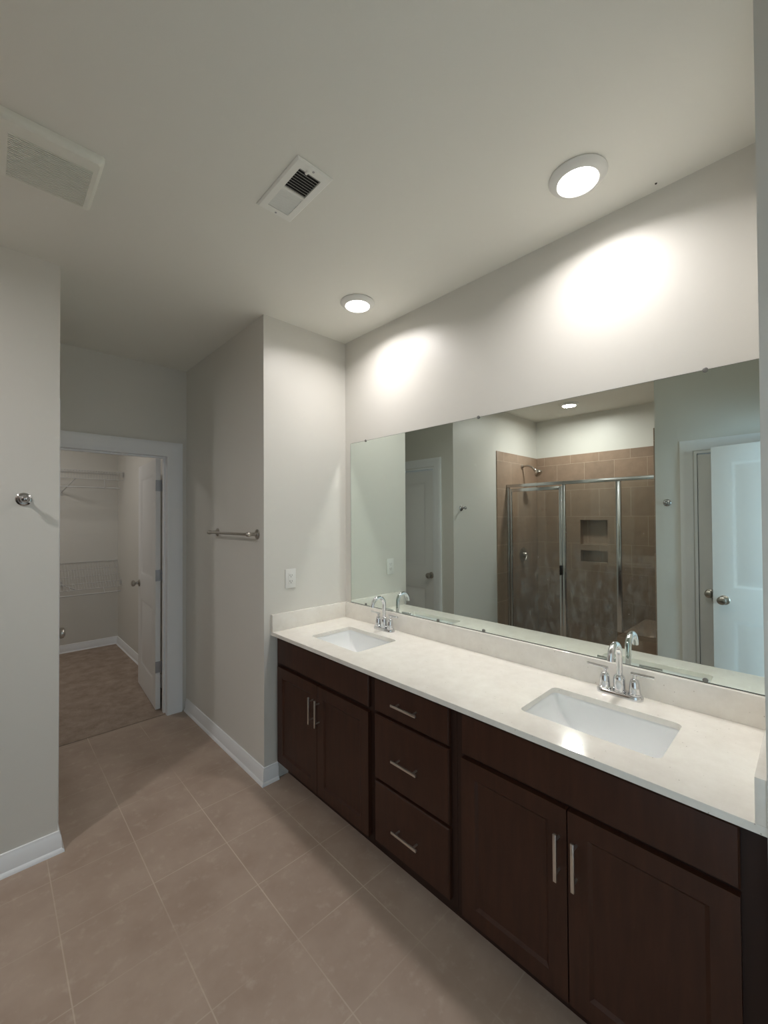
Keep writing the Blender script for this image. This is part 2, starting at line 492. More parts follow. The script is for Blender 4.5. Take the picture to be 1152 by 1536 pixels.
# ------------------------------------------------------------------ door casings
def casing(name, a, b, zt, origin, ux, label, wid=0.09, left=None):
    """U-shaped casing with jamb lining around an opening a..b along ux, top at zt; front normal is local +y."""
    X = place(origin, ux)
    prof = [(0.005, 0.0), (0.005, 0.010), (0.012, 0.014), (0.030, 0.013), (0.055, 0.017), (wid - 0.012, 0.019), (wid, 0.015), (wid, 0.0)]
    k = (left / wid) if left else 1.0
    rings = [[(a - d * k, tt, 0) for d, tt in prof], [(a - d * k, tt, zt + d) for d, tt in prof], [(b + d, tt, zt + d) for d, tt in prof], [(b + d, tt, 0) for d, tt in prof]]
    mb = MB(X).loft([[Vector(p) for p in r] for r in rings])
    return mb
def jamb(mb, a, b, zt, depth, stop=0.045):
    g = 0.0005
    mb.box(a, a + 0.018, -depth, 0.001, 0.0, zt).box(b - 0.018, b, -depth, 0.001, 0.0, zt).box(a + 0.018, b - 0.018, -depth, 0.001, zt - 0.018, zt)
    s = stop
    mb.box(a + 0.018, a + 0.028, -depth + s, -depth + s + 0.032, 0, zt - 0.018).box(b - 0.028, b - 0.018, -depth + s, -depth + s + 0.032, 0, zt - 0.018).box(a + 0.028, b - 0.028, -depth + s, -depth + s + 0.032, zt - 0.028, zt - 0.018)
    return mb
# closet doorway in the hall end wall
def flip_casing(a, b, zt, y, wid=0.113, left=0.028):
    """casing on a wall whose room side faces -y."""
    prof = [(0.0, 0.0), (0.0, 0.010), (0.014, 0.014), (0.032, 0.013), (0.070, 0.017), (wid - 0.012, 0.020), (wid, 0.015), (wid, 0.0)]
    k = left / wid
    rings = [[(a - d * k, y - tt, 0) for d, tt in prof], [(a - d * k, y - tt, zt + d) for d, tt in prof], [(b + d, y - tt, zt + d) for d, tt in prof], [(b + d, y - tt, 0) for d, tt in prof]]
    return MB().loft([[Vector(p) for p in r] for r in rings])
mb = flip_casing(-1.50, -0.753, 2.03, YF, 0.112, 0.028)
mb.box(-0.753, -0.735, YF - 0.004, YF + 0.122, 0.0, 2.048).box(-1.518, -1.50, YF - 0.004, YF + 0.122, 0.0, 2.048).box(-1.50, -0.753, YF - 0.004, YF + 0.122, 2.030, 2.048)
mb.box(-0.764, -0.753, YF + 0.045, YF + 0.078, 0.0, 2.030).box(-1.50, -1.489, YF + 0.045, YF + 0.078, 0, 2.030).box(-1.489, -0.764, YF + 0.045, YF + 0.078, 2.019, 2.030)
struct(mb, 'trim_1', M['trim'], 'white casing and jamb of the closet doorway', 'door casing')
# passage door (wall x = XL, faces +x): local x along +y? front normal = z cross ux = +x for ux = -y
mb = casing('trim_2', -3.41, -2.69, 2.055, (XL, 0, 0), (0, -1, 0), '', 0.09)
mb = jamb(mb, -3.41, -2.69, 2.055, 0.12, 0.03)
struct(mb, 'trim_2', M['trim'], 'white casing of the closed passage door seen in the mirror', 'door casing')
mb = casing('trim_3', -0.657, 0.07, 2.045, (XW, 0, 0), (0, -1, 0), '', 0.09)
mb = jamb(mb, -0.657, 0.07, 2.045, 0.12, 0.03)
struct(mb, 'trim_3', M['trim'], 'white casing of the door beside the shower seen in the mirror', 'door casing')
mb = MB()
mb.box(-1.83, -1.812, -0.372, -0.248, 0, 2.05).box(-1.068, -1.05, -0.372, -0.248, 0, 2.05).box(-1.812, -1.068, -0.372, -0.248, 2.032, 2.05)
mb.box(-1.92, -1.83, -0.249, -0.236, 0, 2.14).box(-1.05, -0.96, -0.249, -0.236, 0, 2.14).box(-1.83, -1.05, -0.249, -0.236, 2.05, 2.14)
struct(mb, 'trim_4', M['trim'], 'white casing of the entry doorway behind the viewer', 'door casing')

# ------------------------------------------------------------------ doors
def add_knob(parent, X, x, z, side, name='door_knob'):
    """round knob with rose; side +1: on local y = 0, -1: on local y = -0.035"""
    y = 0.0 if side > 0 else -0.035
    o = X @ Vector((x, y, z)); ax = X.to_3x3() @ Vector((0, side, 0))
    k = MB().lathe([(0.0, 0.0), (0.032, 0.0), (0.033, 0.005), (0.027, 0.010), (0.013, 0.013), (0.011, 0.030), (0.018, 0.036), (0.026, 0.043), (0.029, 0.052), (0.027, 0.061), (0.018, 0.067), (0.0, 0.069)], o, ax, 32)
    return k.build(name, M['nickel'], parent)
def make_door(name, w, h, origin, ux, knob_x, label, knob_sides=(1, -1), hinge_x=None, group=None):
    X = place(origin, ux)
    root = thing(name, origin, label, 'door', group, 'structure')
    st = 0.112
    MB(X).panel_slab(w, h, 0.035, [(st, w - st, 0.20, 0.80), (st, w - st, 1.02, h - 0.115)], 0.009, 0.014, True, True, 0.034).build('door_leaf', M['door'], root)
    for s in knob_sides:
        add_knob(root, X, knob_x, 0.935, s)
    return root, X
# closet door, opened into the closet a little past square; hinge edge near (-.765, 3.665)
ang = math.radians(86.2)
ux = (math.cos(ang), math.sin(ang), 0)
door1, X = make_door('door_1', 0.735, 2.012, (-0.797, 3.674, 0.012), ux, 0.672, 'open white two-panel closet door standing on carpet')
for z in (0.335, 1.07, 1.795):
    o = X @ Vector((0.0, -0.0175, 0))
    h = MB(X); h.box(-0.0022, -0.0003, -0.034, 0.001, z - 0.045, z + 0.045)
    h.cyl((-0.004, -0.040, z - 0.045), (-0.004, -0.040, z + 0.045), 0.006, 12)
    h.box(-0.0022, -0.0006, -0.062, -0.040, z - 0.045, z + 0.045)
    h.build('hinge', M['hinge'], door1)
# closed passage door (seen in the mirror); room side is +x
make_door('door_2', 0.678, 2.02, (XL - 0.012, 3.389, 0.008), (0, -1, 0), 0.642, 'closed white two-panel door in the passage, seen in the mirror', (1,))
# closed door beside the shower
make_door('door_3', 0.685, 2.012, (XW - 0.012, 0.636, 0.008), (0, -1, 0), 0.066, 'closed white door beside the shower wall hook, half hidden behind the open door', (1,))
# open entry door; hinge near (-1.84,-.23), free edge near (-1.995,.516); front (+y local) faces the mirror
p0 = Vector((-1.995, 0.516, 0.012)); d = Vector((0.052, -0.253, 0)).normalized()
door4, X4 = make_door('door_4', 0.745, 2.02, p0, d, 0.068, 'open white entry door in blue daylight at the right of the mirror', (1, -1))
l = MB(X4).box(-0.0012, 0.0004, -0.030, -0.005, 0.905, 0.965).box(-0.010, -0.001, -0.024, -0.011, 0.925, 0.945, 0.002)
l.build('latch_plate', M['nickel'], door4)

# bedroom window
w1 = thing('window_1', (0.95, -2.2, 0.7), 'white framed window of the room behind the entry', 'window', None, 'structure')
f = MB().box(0.91, 0.99, -3.0, -2.94, 0.7, 2.2).box(0.91, 0.99, -1.46, -1.4, 0.7, 2.2).box(0.91, 0.99, -2.94, -1.46, 0.7, 0.76).box(0.91, 0.99, -2.94, -1.46, 2.14, 2.2).box(0.93, 0.97, -2.94, -1.46, 1.43, 1.47)
f.build('window_frame', M['trim'], w1)
w2 = thing('window_2', (-2.2, -4.25, 0.75), 'added white framed window, unseen, facing the entry doorway from the far wall', 'window', None, 'structure')  # window added out of view, to send daylight straight into the hall
f = MB().box(-3.3, -3.24, -4.27, -4.21, 0.75, 2.15).box(-1.16, -1.1, -4.27, -4.21, 0.75, 2.15).box(-3.24, -1.16, -4.27, -4.21, 0.75, 0.81).box(-3.24, -1.16, -4.27, -4.21, 2.09, 2.15)
f.build('window_frame', M['trim'], w2)

# ------------------------------------------------------------------ vanity cabinets
FX = -0.523      # face frame front
DT = 0.0196      # overlay door thickness
ZB, ZT = 0.105, ZCT - 0.0205
def front(parent, y0, y1, z0, z1, name, panel):
    """an overlay front; y1 > y0. Local x runs toward -y so the front normal is -x."""
    X = place((FX - DT, y0, z0), (0, 1, 0))
    w, h = y1 - y0, z1 - z0
    mb = MB(X)
    # local +y is -x in the world here
    if panel:
        mb.panel_slab(w, h, DT, [(0.056, w - 0.056, 0.056, h - 0.056)], 0.0075, 0.010, False, False)
    else:
        e = 0.006
        mb.loft([[Vector((0, -DT, 0)), Vector((w, -DT, 0)), Vector((w, -DT, h)), Vector((0, -DT, h))],
                 [Vector((0, -0.006, 0)), Vector((w, -0.006, 0)), Vector((w, -0.006, h)), Vector((0, -0.006, h))],
                 [Vector((e * .6, -0.001, e * .6)), Vector((w - e * .6, -0.001, e * .6)), Vector((w - e * .6, -0.001, h - e * .6)), Vector((e * .6, -0.001, h - e * .6))],
                 [Vector((0.016, 0, 0.016)), Vector((w - 0.016, 0, 0.016)), Vector((w - 0.016, 0, h - 0.016)), Vector((0.016, 0, h - 0.016))]])
    return mb.build(name, M['wood'], parent, 25)
def pull(parent, yc, zc, vertical):
    x0 = FX - DT; l = 0.069; s = 0.0052; off = 0.028
    mb = MB()
    if vertical:
        mb.box(x0 - off - 0.004, x0 - off + 0.004, yc - s, yc + s, zc - l, zc + l, 0.0015)
        for k in (-0.048, 0.048):
            mb.cyl((x0 + 0.0005, yc, zc + k), (x0 - off, yc, zc + k), 0.004, 12)
    else:
        mb.box(x0 - off - 0.004, x0 - off + 0.004, yc - l, yc + l, zc - s, zc + s, 0.0015)
        for k in (-0.048, 0.048):
            mb.cyl((x0 + 0.0005, yc + k, zc), (x0 - off, yc + k, zc), 0.004, 12)
    return mb.build('handle', M['pull'], parent)
def carcass(root, y0, y1, rails, stiles):
    mb = MB()
    mb.box(FX + 0.019, -0.018, y0 + 0.0004, y0 + 0.0164, 0.1, ZT).box(FX + 0.019, -0.018, y1 - 0.0164, y1 - 0.0004, 0.1, ZT)
    mb.box(FX + 0.019, -0.018, y0 + 0.0164, y1 - 0.0164, ZB, ZB + 0.016).box(-0.018, -0.006, y0 + 0.0004, y1 - 0.0004, ZB, ZT - 0.2)
    mb.box(-0.452, -0.44, y0 + 0.0004, y1 - 0.0004, 0.0, ZB)
    for a, b in stiles:
        mb.box(FX, FX + 0.019, a, b, ZB, ZT)
    for z0, z1 in rails:
        for (a, b), (c_, d_) in zip(stiles, stiles[1:]):
            mb.box(FX, FX + 0.019, b, c_, z0, z1)
    return mb.build('cabinet_body', M['wood_dark'], root)
RZ = [(ZB, 0.128), (0.660, 0.712), (0.822, ZT)]
# far sink cabinet
cab = thing('sink_cabinet', (-0.27, 1.80, 0), 'espresso two-door sink cabinet against the far end wall, under the far sink', 'cabinet', 'espresso vanity sink cabinets')
carcass(cab, 1.374, YE - 0.001, RZ, [(1.3745, 1.408), (2.182, YE - 0.0015)])
front(cab, 1.394, 2.192, 0.692, 0.836, 'false_front', False)
for y0, y1, hy in ((1.394, 1.7905, 1.7705), (1.7945, 2.195, 1.8275)):
    dr = front(cab, y0, y1, 0.118, 0.672, 'door', True)
    pull(dr, hy, 0.542, True)
# drawer cabinet
cab = thing('drawer_cabinet', (-0.27, 1.15, 0), 'espresso cabinet of three stacked drawers in the middle of the vanity', 'cabinet')
carcass(cab, 0.922, 1.3735, [(ZB, 0.138), (0.384, 0.404), (0.674, 0.70), (0.822, ZT)], [(0.9225, 0.955), (1.342, 1.373)])
for z0, z1, hz in ((0.694, 0.836, 0.765), (0.403, 0.680, 0.536), (0.130, 0.389, 0.248)):
    dr = front(cab, 0.949, 1.353, z0, z1, 'drawer', False)
    pull(dr, 1.154, hz, False)
# near sink cabinet, with a filler strip against the near wall
cab = thing('sink_cabinet', (-0.27, 0.50, 0), 'espresso two-door sink cabinet against the near wall end, under the near sink', 'cabinet', 'espresso vanity sink cabinets')
carcass(cab, YN + 0.001, 0.9215, RZ, [(YN + 0.0015, 0.145), (0.876, 0.921)])
front(cab, 0.129, 0.891, 0.692, 0.836, 'false_front', False)
for y0, y1, hy in ((0.129, 0.5145, 0.4905), (0.5185, 0.892, 0.541)):
    dr = front(cab, y0, y1, 0.118, 0.678, 'door', True)
    pull(dr, hy, 0.542, True)

# ------------------------------------------------------------------ countertop with splashes
def rrect(xc, yc, hx, hy, r, n=6):
    pts = []
    for cx, cy, a0 in ((xc + hx - r, yc + hy - r, 0), (xc - hx + r, yc + hy - r, 90), (xc - hx + r, yc - hy + r, 180), (xc + hx - r, yc - hy + r, 270)):
        for i in range(n + 1):
            a = math.radians(a0 + 90 * i / n)
            pts.append((cx + r * math.cos(a), cy + r * math.sin(a)))
    return pts
SINKS = [(-0.298, 0.5125, 0.1385, 0.2095), (-0.303, 1.789, 0.1425, 0.2045)]
top = thing('countertop', (-0.28, 1.15, ZCT - 0.02), 'cream speckled quartz countertop with low splashes over the dark cabinets', 'countertop')
b = bmesh.new()
loops = [[(CX, YN + 0.0005), (-0.0005, YN + 0.0005), (-0.0005, YE - 0.0005), (CX, YE - 0.0005)]] + [rrect(x, y, hx, hy, 0.022) for x, y, hx, hy in SINKS]
for lp in loops:
    vs = [b.verts.new((x, y, ZCT)) for x, y in lp]
    for i in range(len(vs)):
        b.edges.new((vs[i], vs[(i + 1) % len(vs)]))
bmesh.ops.triangle_fill(b, edges=b.edges[:], use_beauty=True, use_dissolve=False, normal=(0, 0, 1))
r = bmesh.ops.extrude_face_region(b, geom=b.faces[:])
bmesh.ops.translate(b, verts=[g for g in r['geom'] if isinstance(g, bmesh.types.BMVert)], vec=(0, 0, -0.02))
bmesh.ops.recalc_face_normals(b, faces=b.faces[:])
MB()._add(b).build('slab', M['quartz'], top, 30)
MB().box(-0.0205, -0.0005, YN + 0.0205, YE - 0.0205, ZCT, ZCT + 0.101, 0.0012).build('backsplash', M['quartz'], top)
MB().box(CX, -0.0005, YE - 0.0205, YE - 0.0005, ZCT, ZCT + 0.101, 0.0012).build('side_splash', M['quartz'], top)
MB().box(CX, -0.0005, YN + 0.0005, YN + 0.0205, ZCT, ZCT + 0.101, 0.0012).build('side_splash', M['quartz'], top)

# ------------------------------------------------------------------ sinks
def make_sink(x, y, hx, hy, label):
    z = ZCT - 0.0205
    s = thing('undermount_sink', (x, y, z - 0.15), label, 'sink', 'undermount vanity sinks')
    def rg(kx, ky, r, zz, dx=0):
        return [Vector((px, py, zz)) for px, py in rrect(x + dx, y, hx * kx, hy * ky, r)]
    rings = [rg(1.17, 1.12, 0.03, z - 0.012), rg(1.17, 1.12, 0.03, z), rg(1.02, 1.015, 0.022, z), rg(1.0, 1.0, 0.020, z - 0.006)]
    for i in range(1, 13):       # the ends run in as a long curve, front and back stay steep
        u = i / 12.0
        rings.append(rg(1.0 - 0.10 * u ** 2, 1.0 - 0.62 * (1 - math.cos(u * math.pi / 2)) - 0.05 * u, 0.016, z - 0.006 - 0.128 * math.sin(u * math.pi / 2)))
    rings += [rg(0.55, 0.24, 0.016, z - 0.1365), rg(0.26, 0.14, 0.012, z - 0.138)]
    outer = [rg(0.34, 0.29, 0.02, z - 0.150), rg(0.88, 0.62, 0.03, z - 0.147), rg(1.0, 0.84, 0.03, z - 0.133), rg(1.02, 0.96, 0.03, z - 0.108), rg(1.04, 1.0, 0.03, z - 0.07), rg(1.06, 1.03, 0.03, z - 0.02)]
    MB().loft(list(reversed(outer))[::-1] + rings[0:1] + rings[1:], True, True).build('basin', M['porcelain'], s, 50)
    MB().lathe([(0, 0), (0.030, 0), (0.031, 0.002), (0.026, 0.004), (0.018, 0.0035), (0.016, 0.007), (0.0, 0.008)], (x, y, z - 0.1375), (0, 0, 1), 32).build('drain', M['chrome'], s)
    return s
make_sink(*SINKS[0], 'white rectangular undermount sink nearest the viewer in the countertop')
make_sink(*SINKS[1], 'white rectangular undermount sink beside the far end wall')

# ------------------------------------------------------------------ faucets
def make_faucet(x, y, label):
    f = thing('faucet', (x, y, ZCT), label, 'faucet', 'chrome two-handle faucets')
    z = ZCT + 0.0002
    st = []
    for zz, g in ((z, 0.0), (z + 0.010, 0.0), (z + 0.0155, -0.003), (z + 0.017, -0.008)):
        st.append([Vector((px, py, zz)) for px, py in rrect(x, y, 0.0265 + g, 0.0785 + g, 0.0262 + g, 10)])
    MB().loft(st).build('base_plate', M['chrome'], f)
    zb = z + 0.0165
    body = MB().lathe([(0.0, 0), (0.0225, 0), (0.0225, 0.004), (0.0205, 0.006), (0.0200, 0.045), (0.0185, 0.054), (0.0135, 0.060), (0.0, 0.0605)], (x, y, zb), (0, 0, 1), 32)
    zt = z + 0.152
    R = 0.046
    pts = [(x, y, zb + 0.05), (x, y, zb + 0.09)]
    for i in range(0, 17):
        a = math.radians(172 * i / 16)
        pts.append((x - R + R * math.cos(a), y, zt + R * math.sin(a)))
    e = Vector(pts[-1]); dr = (e - Vector(pts[-2])).normalized()
    pts.append(tuple(e + dr * 0.012))
    body.tube(pts, 0.0115, 20)
    sp = body.build('spout', M['chrome'], f)
    for s in (-1, 1):
        yy = y + s * 0.0508
        h = MB().lathe([(0.0, 0), (0.0225, 0), (0.0225, 0.004), (0.0195, 0.006), (0.0185, 0.020), (0.0165, 0.042), (0.0125, 0.054), (0.0065, 0.058), (0.006, 0.072), (0.0, 0.073)], (x, yy, zb), (0, 0, 1), 32).build('handle', M['chrome'], f)
        MB().tube([(x, yy - s * 0.012, zb + 0.0745), (x, yy + s * 0.063, zb + 0.0765)], [0.0056, 0.0050], 14).build('lever', M['chrome'], h)
    return f
make_faucet(-0.060, 0.517, 'chrome gooseneck faucet with two levers behind the near sink')
make_faucet(-0.064, 1.787, 'chrome gooseneck faucet with two levers behind the far sink')

# ------------------------------------------------------------------ mirror
mir = thing('vanity_mirror', (0, 1.25, 0.9745), 'large frameless wall mirror held by small clips above the counter', 'mirror')
MB().box(-0.006, -0.0005, 0.118, 2.166, 0.9745, 2.0375).build('mirror_pane', M['mirror'], mir)
e = MB()
g = 0.0004
e.box(-0.0062, -0.0006, 2.1661, 2.1675, 0.9745, 2.0375).box(-0.0062, -0.0006, 0.118, 2.166, 2.0376, 2.0388).box(-0.0062, -0.0006, 0.118, 2.166, 0.9726, 0.9744)
e.build('mirror_edge', M['mirror_edge'], mir)
for y, z, s in ((2.012, 2.0388, 1), (1.158, 2.0388, 1), (0.254, 2.0388, 1), (2.017, 0.9726, -1), (1.425, 0.9726, -1), (1.139, 0.9726, -1), (0.267, 0.9726, -1)):
    k = MB()
    k.lathe([(0, 0), (0.008, 0), (0.008, 0.0022), (0.006, 0.0034), (0, 0.0036)], (-0.0064, y, z - 0.001 if s > 0 else z + 0.007), (-1, 0, 0), 20)
    k.build('mirror_clip', M['clip'], mir)

# ------------------------------------------------------------------ outlet on the end wall
out_ = thing('power_outlet', (-0.434, YE, 1.171), 'white power outlet on the end wall above the far splash', 'outlet')
MB().box(-0.470, -0.398, YE - 0.006, YE - 0.0003, 1.113, 1.229, 0.002).build('wall_plate', M['plastic'], out_)
MB().box(-0.451, -0.417, YE - 0.0085, YE - 0.006, 1.1375, 1.2045, 0.001).build('receptacle', M['plastic'], out_)
sl = MB()
for zc in (1.153, 1.189):
    sl.box(-0.4425, -0.4400, YE - 0.0089, YE - 0.0084, zc - 0.002, zc + 0.007).box(-0.4280, -0.4255, YE - 0.0089, YE - 0.0084, zc - 0.002, zc + 0.006)
    sl.cyl((-0.434, YE - 0.0084, zc - 0.008), (-0.434, YE - 0.0089, zc - 0.008), 0.0025, 12)
sl.build('socket_slots', M['slot'], out_)

# ------------------------------------------------------------------ towel bar on the hall side of the end wall
tb = thing('towel_bar', (-W, 2.603, 1.444), 'brushed metal towel bar on the hall side of the end wall', 'towel bar')
for y in (2.308, 2.899):
    MB().lathe([(0, 0), (0.029, 0), (0.030, 0.003), (0.026, 0.006), (0.022, 0.0065), (0.020, 0.010), (0.011, 0.013), (0.0095, 0.040), (0.0125, 0.046), (0.014, 0.058), (0.012, 0.068), (0.007, 0.073), (0, 0.074)], (-W - 0.0003, y, 1.444), (-1, 0, 0), 28).build('post', M['nickel'], tb)
MB().cyl((-W - 0.057, 2.309, 1.444), (-W - 0.057, 2.898, 1.444), 0.0085, 18).build('bar', M['nickel'], tb)

# ------------------------------------------------------------------ robe hooks
def make_hook(o, ax, label):
    h = thing('robe_hook', o, label, 'robe hook', 'round robe hooks')
    a = Vector(ax); o = Vector(o)
    MB().lathe([(0, 0), (0.028, 0), (0.029, 0.003), (0.024, 0.007), (0.020, 0.0075), (0.018, 0.011), (0.009, 0.014), (0.0, 0.0145)], o + a * 0.0003, ax, 32).build('rose', M['hook'], h)
    MB().lathe([(0, 0), (0.008, 0), (0.0075, 0.022), (0.013, 0.029), (0.0155, 0.037), (0.013, 0.045), (0.006, 0.050), (0, 0.051)], o + a * 0.014, ax, 28).build('knob', M['hook'], h)
    return h
make_hook((-1.657, YL, 1.63), (0, -1, 0), 'chrome round robe hook on the left wall near its free corner')
make_hook((XW, 0.838, 1.648), (1, 0, 0), 'chrome round robe hook beside the shower, seen in the mirror')

# ------------------------------------------------------------------ ceiling lights
def make_light(x, y, label, power=1.0, spread=152, k=1.0):
    l = thing('ceiling_light', (x, y, ZC), label, 'ceiling light', 'round surface-mounted ceiling lights')
    MB().lathe([(r_ * k, h_) for r_, h_ in ((0.070, -0.0005), (0.094, -0.0005), (0.095, -0.004), (0.090, -0.010), (0.073, -0.021), (0.068, -0.022), (0.066, -0.018), (0.066, -0.0005))], (x, y, ZC), (0, 0, 1), 48).build('trim_ring', M['plastic'], l)
    MB().lathe([(0, -0.020), (0.0655 * k, -0.0175), (0.0655 * k, -0.012), (0, -0.012)], (x, y, ZC), (0, 0, 1), 48).build('lens', M['lens'], l)
    ld = bpy.data.lights.new('lamp_glow', 'AREA')
    ld.shape = 'DISK'; ld.size = 0.128 * k; ld.energy = LAMP * power; ld.color = (1.0, 0.952, 0.94); ld.spread = math.radians(spread)
    lo = bpy.data.objects.new('lamp_glow', ld); col.objects.link(lo); lo.parent = l; lo.location = (0, 0, -0.0235)
    return l
make_light(-0.277, 0.565, 'round glowing ceiling light above the near sink')
make_light(-0.290, 1.752, 'round glowing ceiling light near the far end wall, above the far sink')
make_light(-2.70, 1.80, 'round glowing ceiling light over the shower, seen in the mirror', 2.7, 174)
make_light(-1.75, 4.9, 'added round glowing ceiling light inside the closet, out of view', 0.95, 170, 3.0)  # unseen lamp added to brighten the closet, oversized for soft shadows

# ------------------------------------------------------------------ ceiling register
x0, x1, y0, y1 = -1.041, -0.897, 1.165, 1.455
v = thing('ceiling_vent', ((x0 + x1) / 2, (y0 + y1) / 2, ZC), 'white rectangular louvred air register on the ceiling between fan and lights', 'vent')
za, zb_ = ZC - 0.0005, ZC - 0.008
i0, i1, j0, j1 = x0 + 0.029, x1 - 0.029, y0 + 0.034, y1 - 0.034
def fr_ring(a0, a1, b0, b1, z):
    return [Vector((a0, b0, z)), Vector((a1, b0, z)), Vector((a1, b1, z)), Vector((a0, b1, z))]
MB().loft([fr_ring(i0, i1, j0, j1, za), fr_ring(x0, x1, y0, y1, za), fr_ring(x0, x1, y0, y1, za - 0.002), fr_ring(x0 + 0.006, x1 - 0.006, y0 + 0.006, y1 - 0.006, zb_), fr_ring(i0, i1, j0, j1, zb_), fr_ring(i0, i1, j0, j1, za)], False, False).build('frame', M['vent'], v)
MB().box(i0, i1, j0, j1, za - 0.0008, za).build('duct_opening', M['dark'], v)
ym = (j0 + j1) / 2
MB().box(i0, i1, ym - 0.004, ym + 0.004, zb_, za - 0.001).build('divider', M['vent'], v)
lv = MB()
for half, sgn in (((j0, ym - 0.004), 1), ((ym + 0.004, j1), -1)):
    n = 9
    for k in range(n):
        yc = half[0] + (k + 0.5) * (half[1] - half[0]) / n
        lv.loft([[Vector((x, yc + sgn * 0.0030, za - 0.0015)), Vector((x, yc + sgn * 0.0030 - 0.001, za - 0.0015)), Vector((x, yc - sgn * 0.0030 - 0.001, zb_ + 0.0003)), Vector((x, yc - sgn * 0.0030, zb_ + 0.0003))] for x in (i0, i1)])
lv.build('louvres', M['vent'], v)
for yy in (y0 + 0.016, y1 - 0.016):
    MB().lathe([(0, 0), (0.0045, 0), (0.003, 0.0018), (0, 0.002)], ((x0 + x1) / 2, yy, zb_), (0, 0, -1), 14).build('screw', M['hinge'], v)
s = MB().box(i0 + 0.022, i0 + 0.030, j0 - 0.012, j0 + 0.004, zb_ - 0.006, zb_, 0.001)
s.build('damper_lever', M['vent'], v)

# ------------------------------------------------------------------ exhaust fan
x0, x1, y0, y1 = -1.765, -1.497, 1.613, 1.911
v = thing('exhaust_fan', ((x0 + x1) / 2, (y0 + y1) / 2, ZC), 'white plastic exhaust fan cover with slotted grille on the ceiling at left', 'fan')
i0, i1, j0, j1 = -1.735, -1.522, 1.672, 1.888
zz = ZC - 0.0005
MB().loft([[Vector((a, b_, zz - h)) for a, b_ in rrect((x0 + x1) / 2, (y0 + y1) / 2, (x1 - x0) / 2 - g, (y1 - y0) / 2 - g, 0.012, 5)] for g, h in ((0, 0), (0, 0.012), (0.004, 0.022), (0.012, 0.027))], False, False).build('cover_rim', M['fan'], v)
zf = zz - 0.027
b = bmesh.new()
ro = rrect((x0 + x1) / 2, (y0 + y1) / 2, (x1 - x0) / 2 - 0.012, (y1 - y0) / 2 - 0.012, 0.012, 5)
for lp in (ro, [(i0, j0), (i1, j0), (i1, j1), (i0, j1)]):
    vs = [b.verts.new((px, py, zf)) for px, py in lp]
    for i in range(len(vs)):
        b.edges.new((vs[i], vs[(i + 1) % len(vs)]))
bmesh.ops.triangle_fill(b, edges=b.edges[:], use_beauty=True, use_dissolve=False, normal=(0, 0, -1))
r = bmesh.ops.extrude_face_region(b, geom=b.faces[:])
bmesh.ops.translate(b, verts=[q for q in r['geom'] if isinstance(q, bmesh.types.BMVert)], vec=(0, 0, 0.003))
bmesh.ops.recalc_face_normals(b, faces=b.faces[:])
MB()._add(b).build('cover_plate', M['fan'], v)
MB().box(i0 - 0.004, i1 + 0.004, j0 - 0.004, j1 + 0.004, zz - 0.004, zz - 0.001).build('fan_cavity', M['cavity'], v)
gr = MB()
n = 24
for k in range(n):
    yc = j0 + (k + 0.5) * (j1 - j0) / n
    gr.box(i0, i1, yc - 0.0026, yc + 0.0026, zf, zf + 0.003)
gr.build('grille', M['fan'], v)

tag(MB().lathe([(0, 0), (0.004, 0), (0.003, 0.002), (0, 0.0025)], (-0.041, 0.382, ZC - 0.0002), (0, 0, -1), 14).build('ceiling_nail', M['hole']), 'tiny dark nail head on the ceiling near the mirror wall', 'nail')

# ------------------------------------------------------------------ closet: wire shelves
def wire_shelf(z, tilt, label, xa=-2.895, xb=-0.612):
    yb = 5.980
    s = thing('wire_shelf', ((xa + xb) / 2, yb, z), label, 'shelf', 'white wire closet shelves')
    dep = 0.30
    ca, sa = math.cos(tilt), math.sin(tilt)
    def pt(x, d, h):   # d out from the wall, h above the deck, tilted about the wall edge
        return (x, yb - (d * ca - h * sa), z - d * sa - h * -ca)
    deck = MB()
    n = int((xb - xa) / 0.026)
    for k in range(n + 1):
        x = xa + (xb - xa) * k / n
        deck.tube([pt(x, 0.004, 0), pt(x, dep, 0), pt(x, dep, -0.09)], 0.0016, 6)
    o = deck.build('wire_deck', M['wire'], s)
    o['kind'] = 'stuff'
    rods = MB()
    for d, h, r in ((0.004, 0.003, 0.003), (0.10, -0.003, 0.0026), (0.20, -0.003, 0.0026), (dep, 0.003, 0.0035), (dep, -0.09, 0.0035)):
        rods.cyl(pt(xa, d, h), pt(xb, d, h), r, 8)
    rods.build('long_rods', M['wire'], s)
    hang = MB()
    hang.cyl(pt(xa, dep - 0.015, -0.185), pt(xb - 0.03, dep - 0.015, -0.185), 0.007, 12)
    hr = hang.build('hanging_rod', M['wire'], s)
    for x in (-2.4, -1.55, -0.80):
        MB().tube([pt(x, dep, -0.08), pt(x, dep + 0.006, -0.15), pt(x, dep - 0.012, -0.198)], 0.004, 8).build('rod_hook', M['wire'], s)
    for x in (-2.0, -1.165):
        k = MB().tube([(x, yb - 0.004, z - 0.24), pt(x + 0.10, dep - 0.005, -0.085)], 0.0055, 10)
        k.box(x - 0.010, x + 0.010, yb - 0.003, yb, z - 0.27, z - 0.21)
        k.build('brace', M['wire'], s)
    MB().box(xb - 0.006, xb + 0.0005, yb - dep * ca - 0.01, yb - dep * ca + 0.05, z - dep * sa - 0.05, z - dep * sa + 0.012, 0.002).build('end_bracket', M['wire'], s)
    return s
wire_shelf(2.085, 0.0, 'white wire shelf with hanging rod high on the closet back wall')
wire_shelf(1.035, math.radians(51), 'white wire shelf tilted down, lower on the closet back wall')

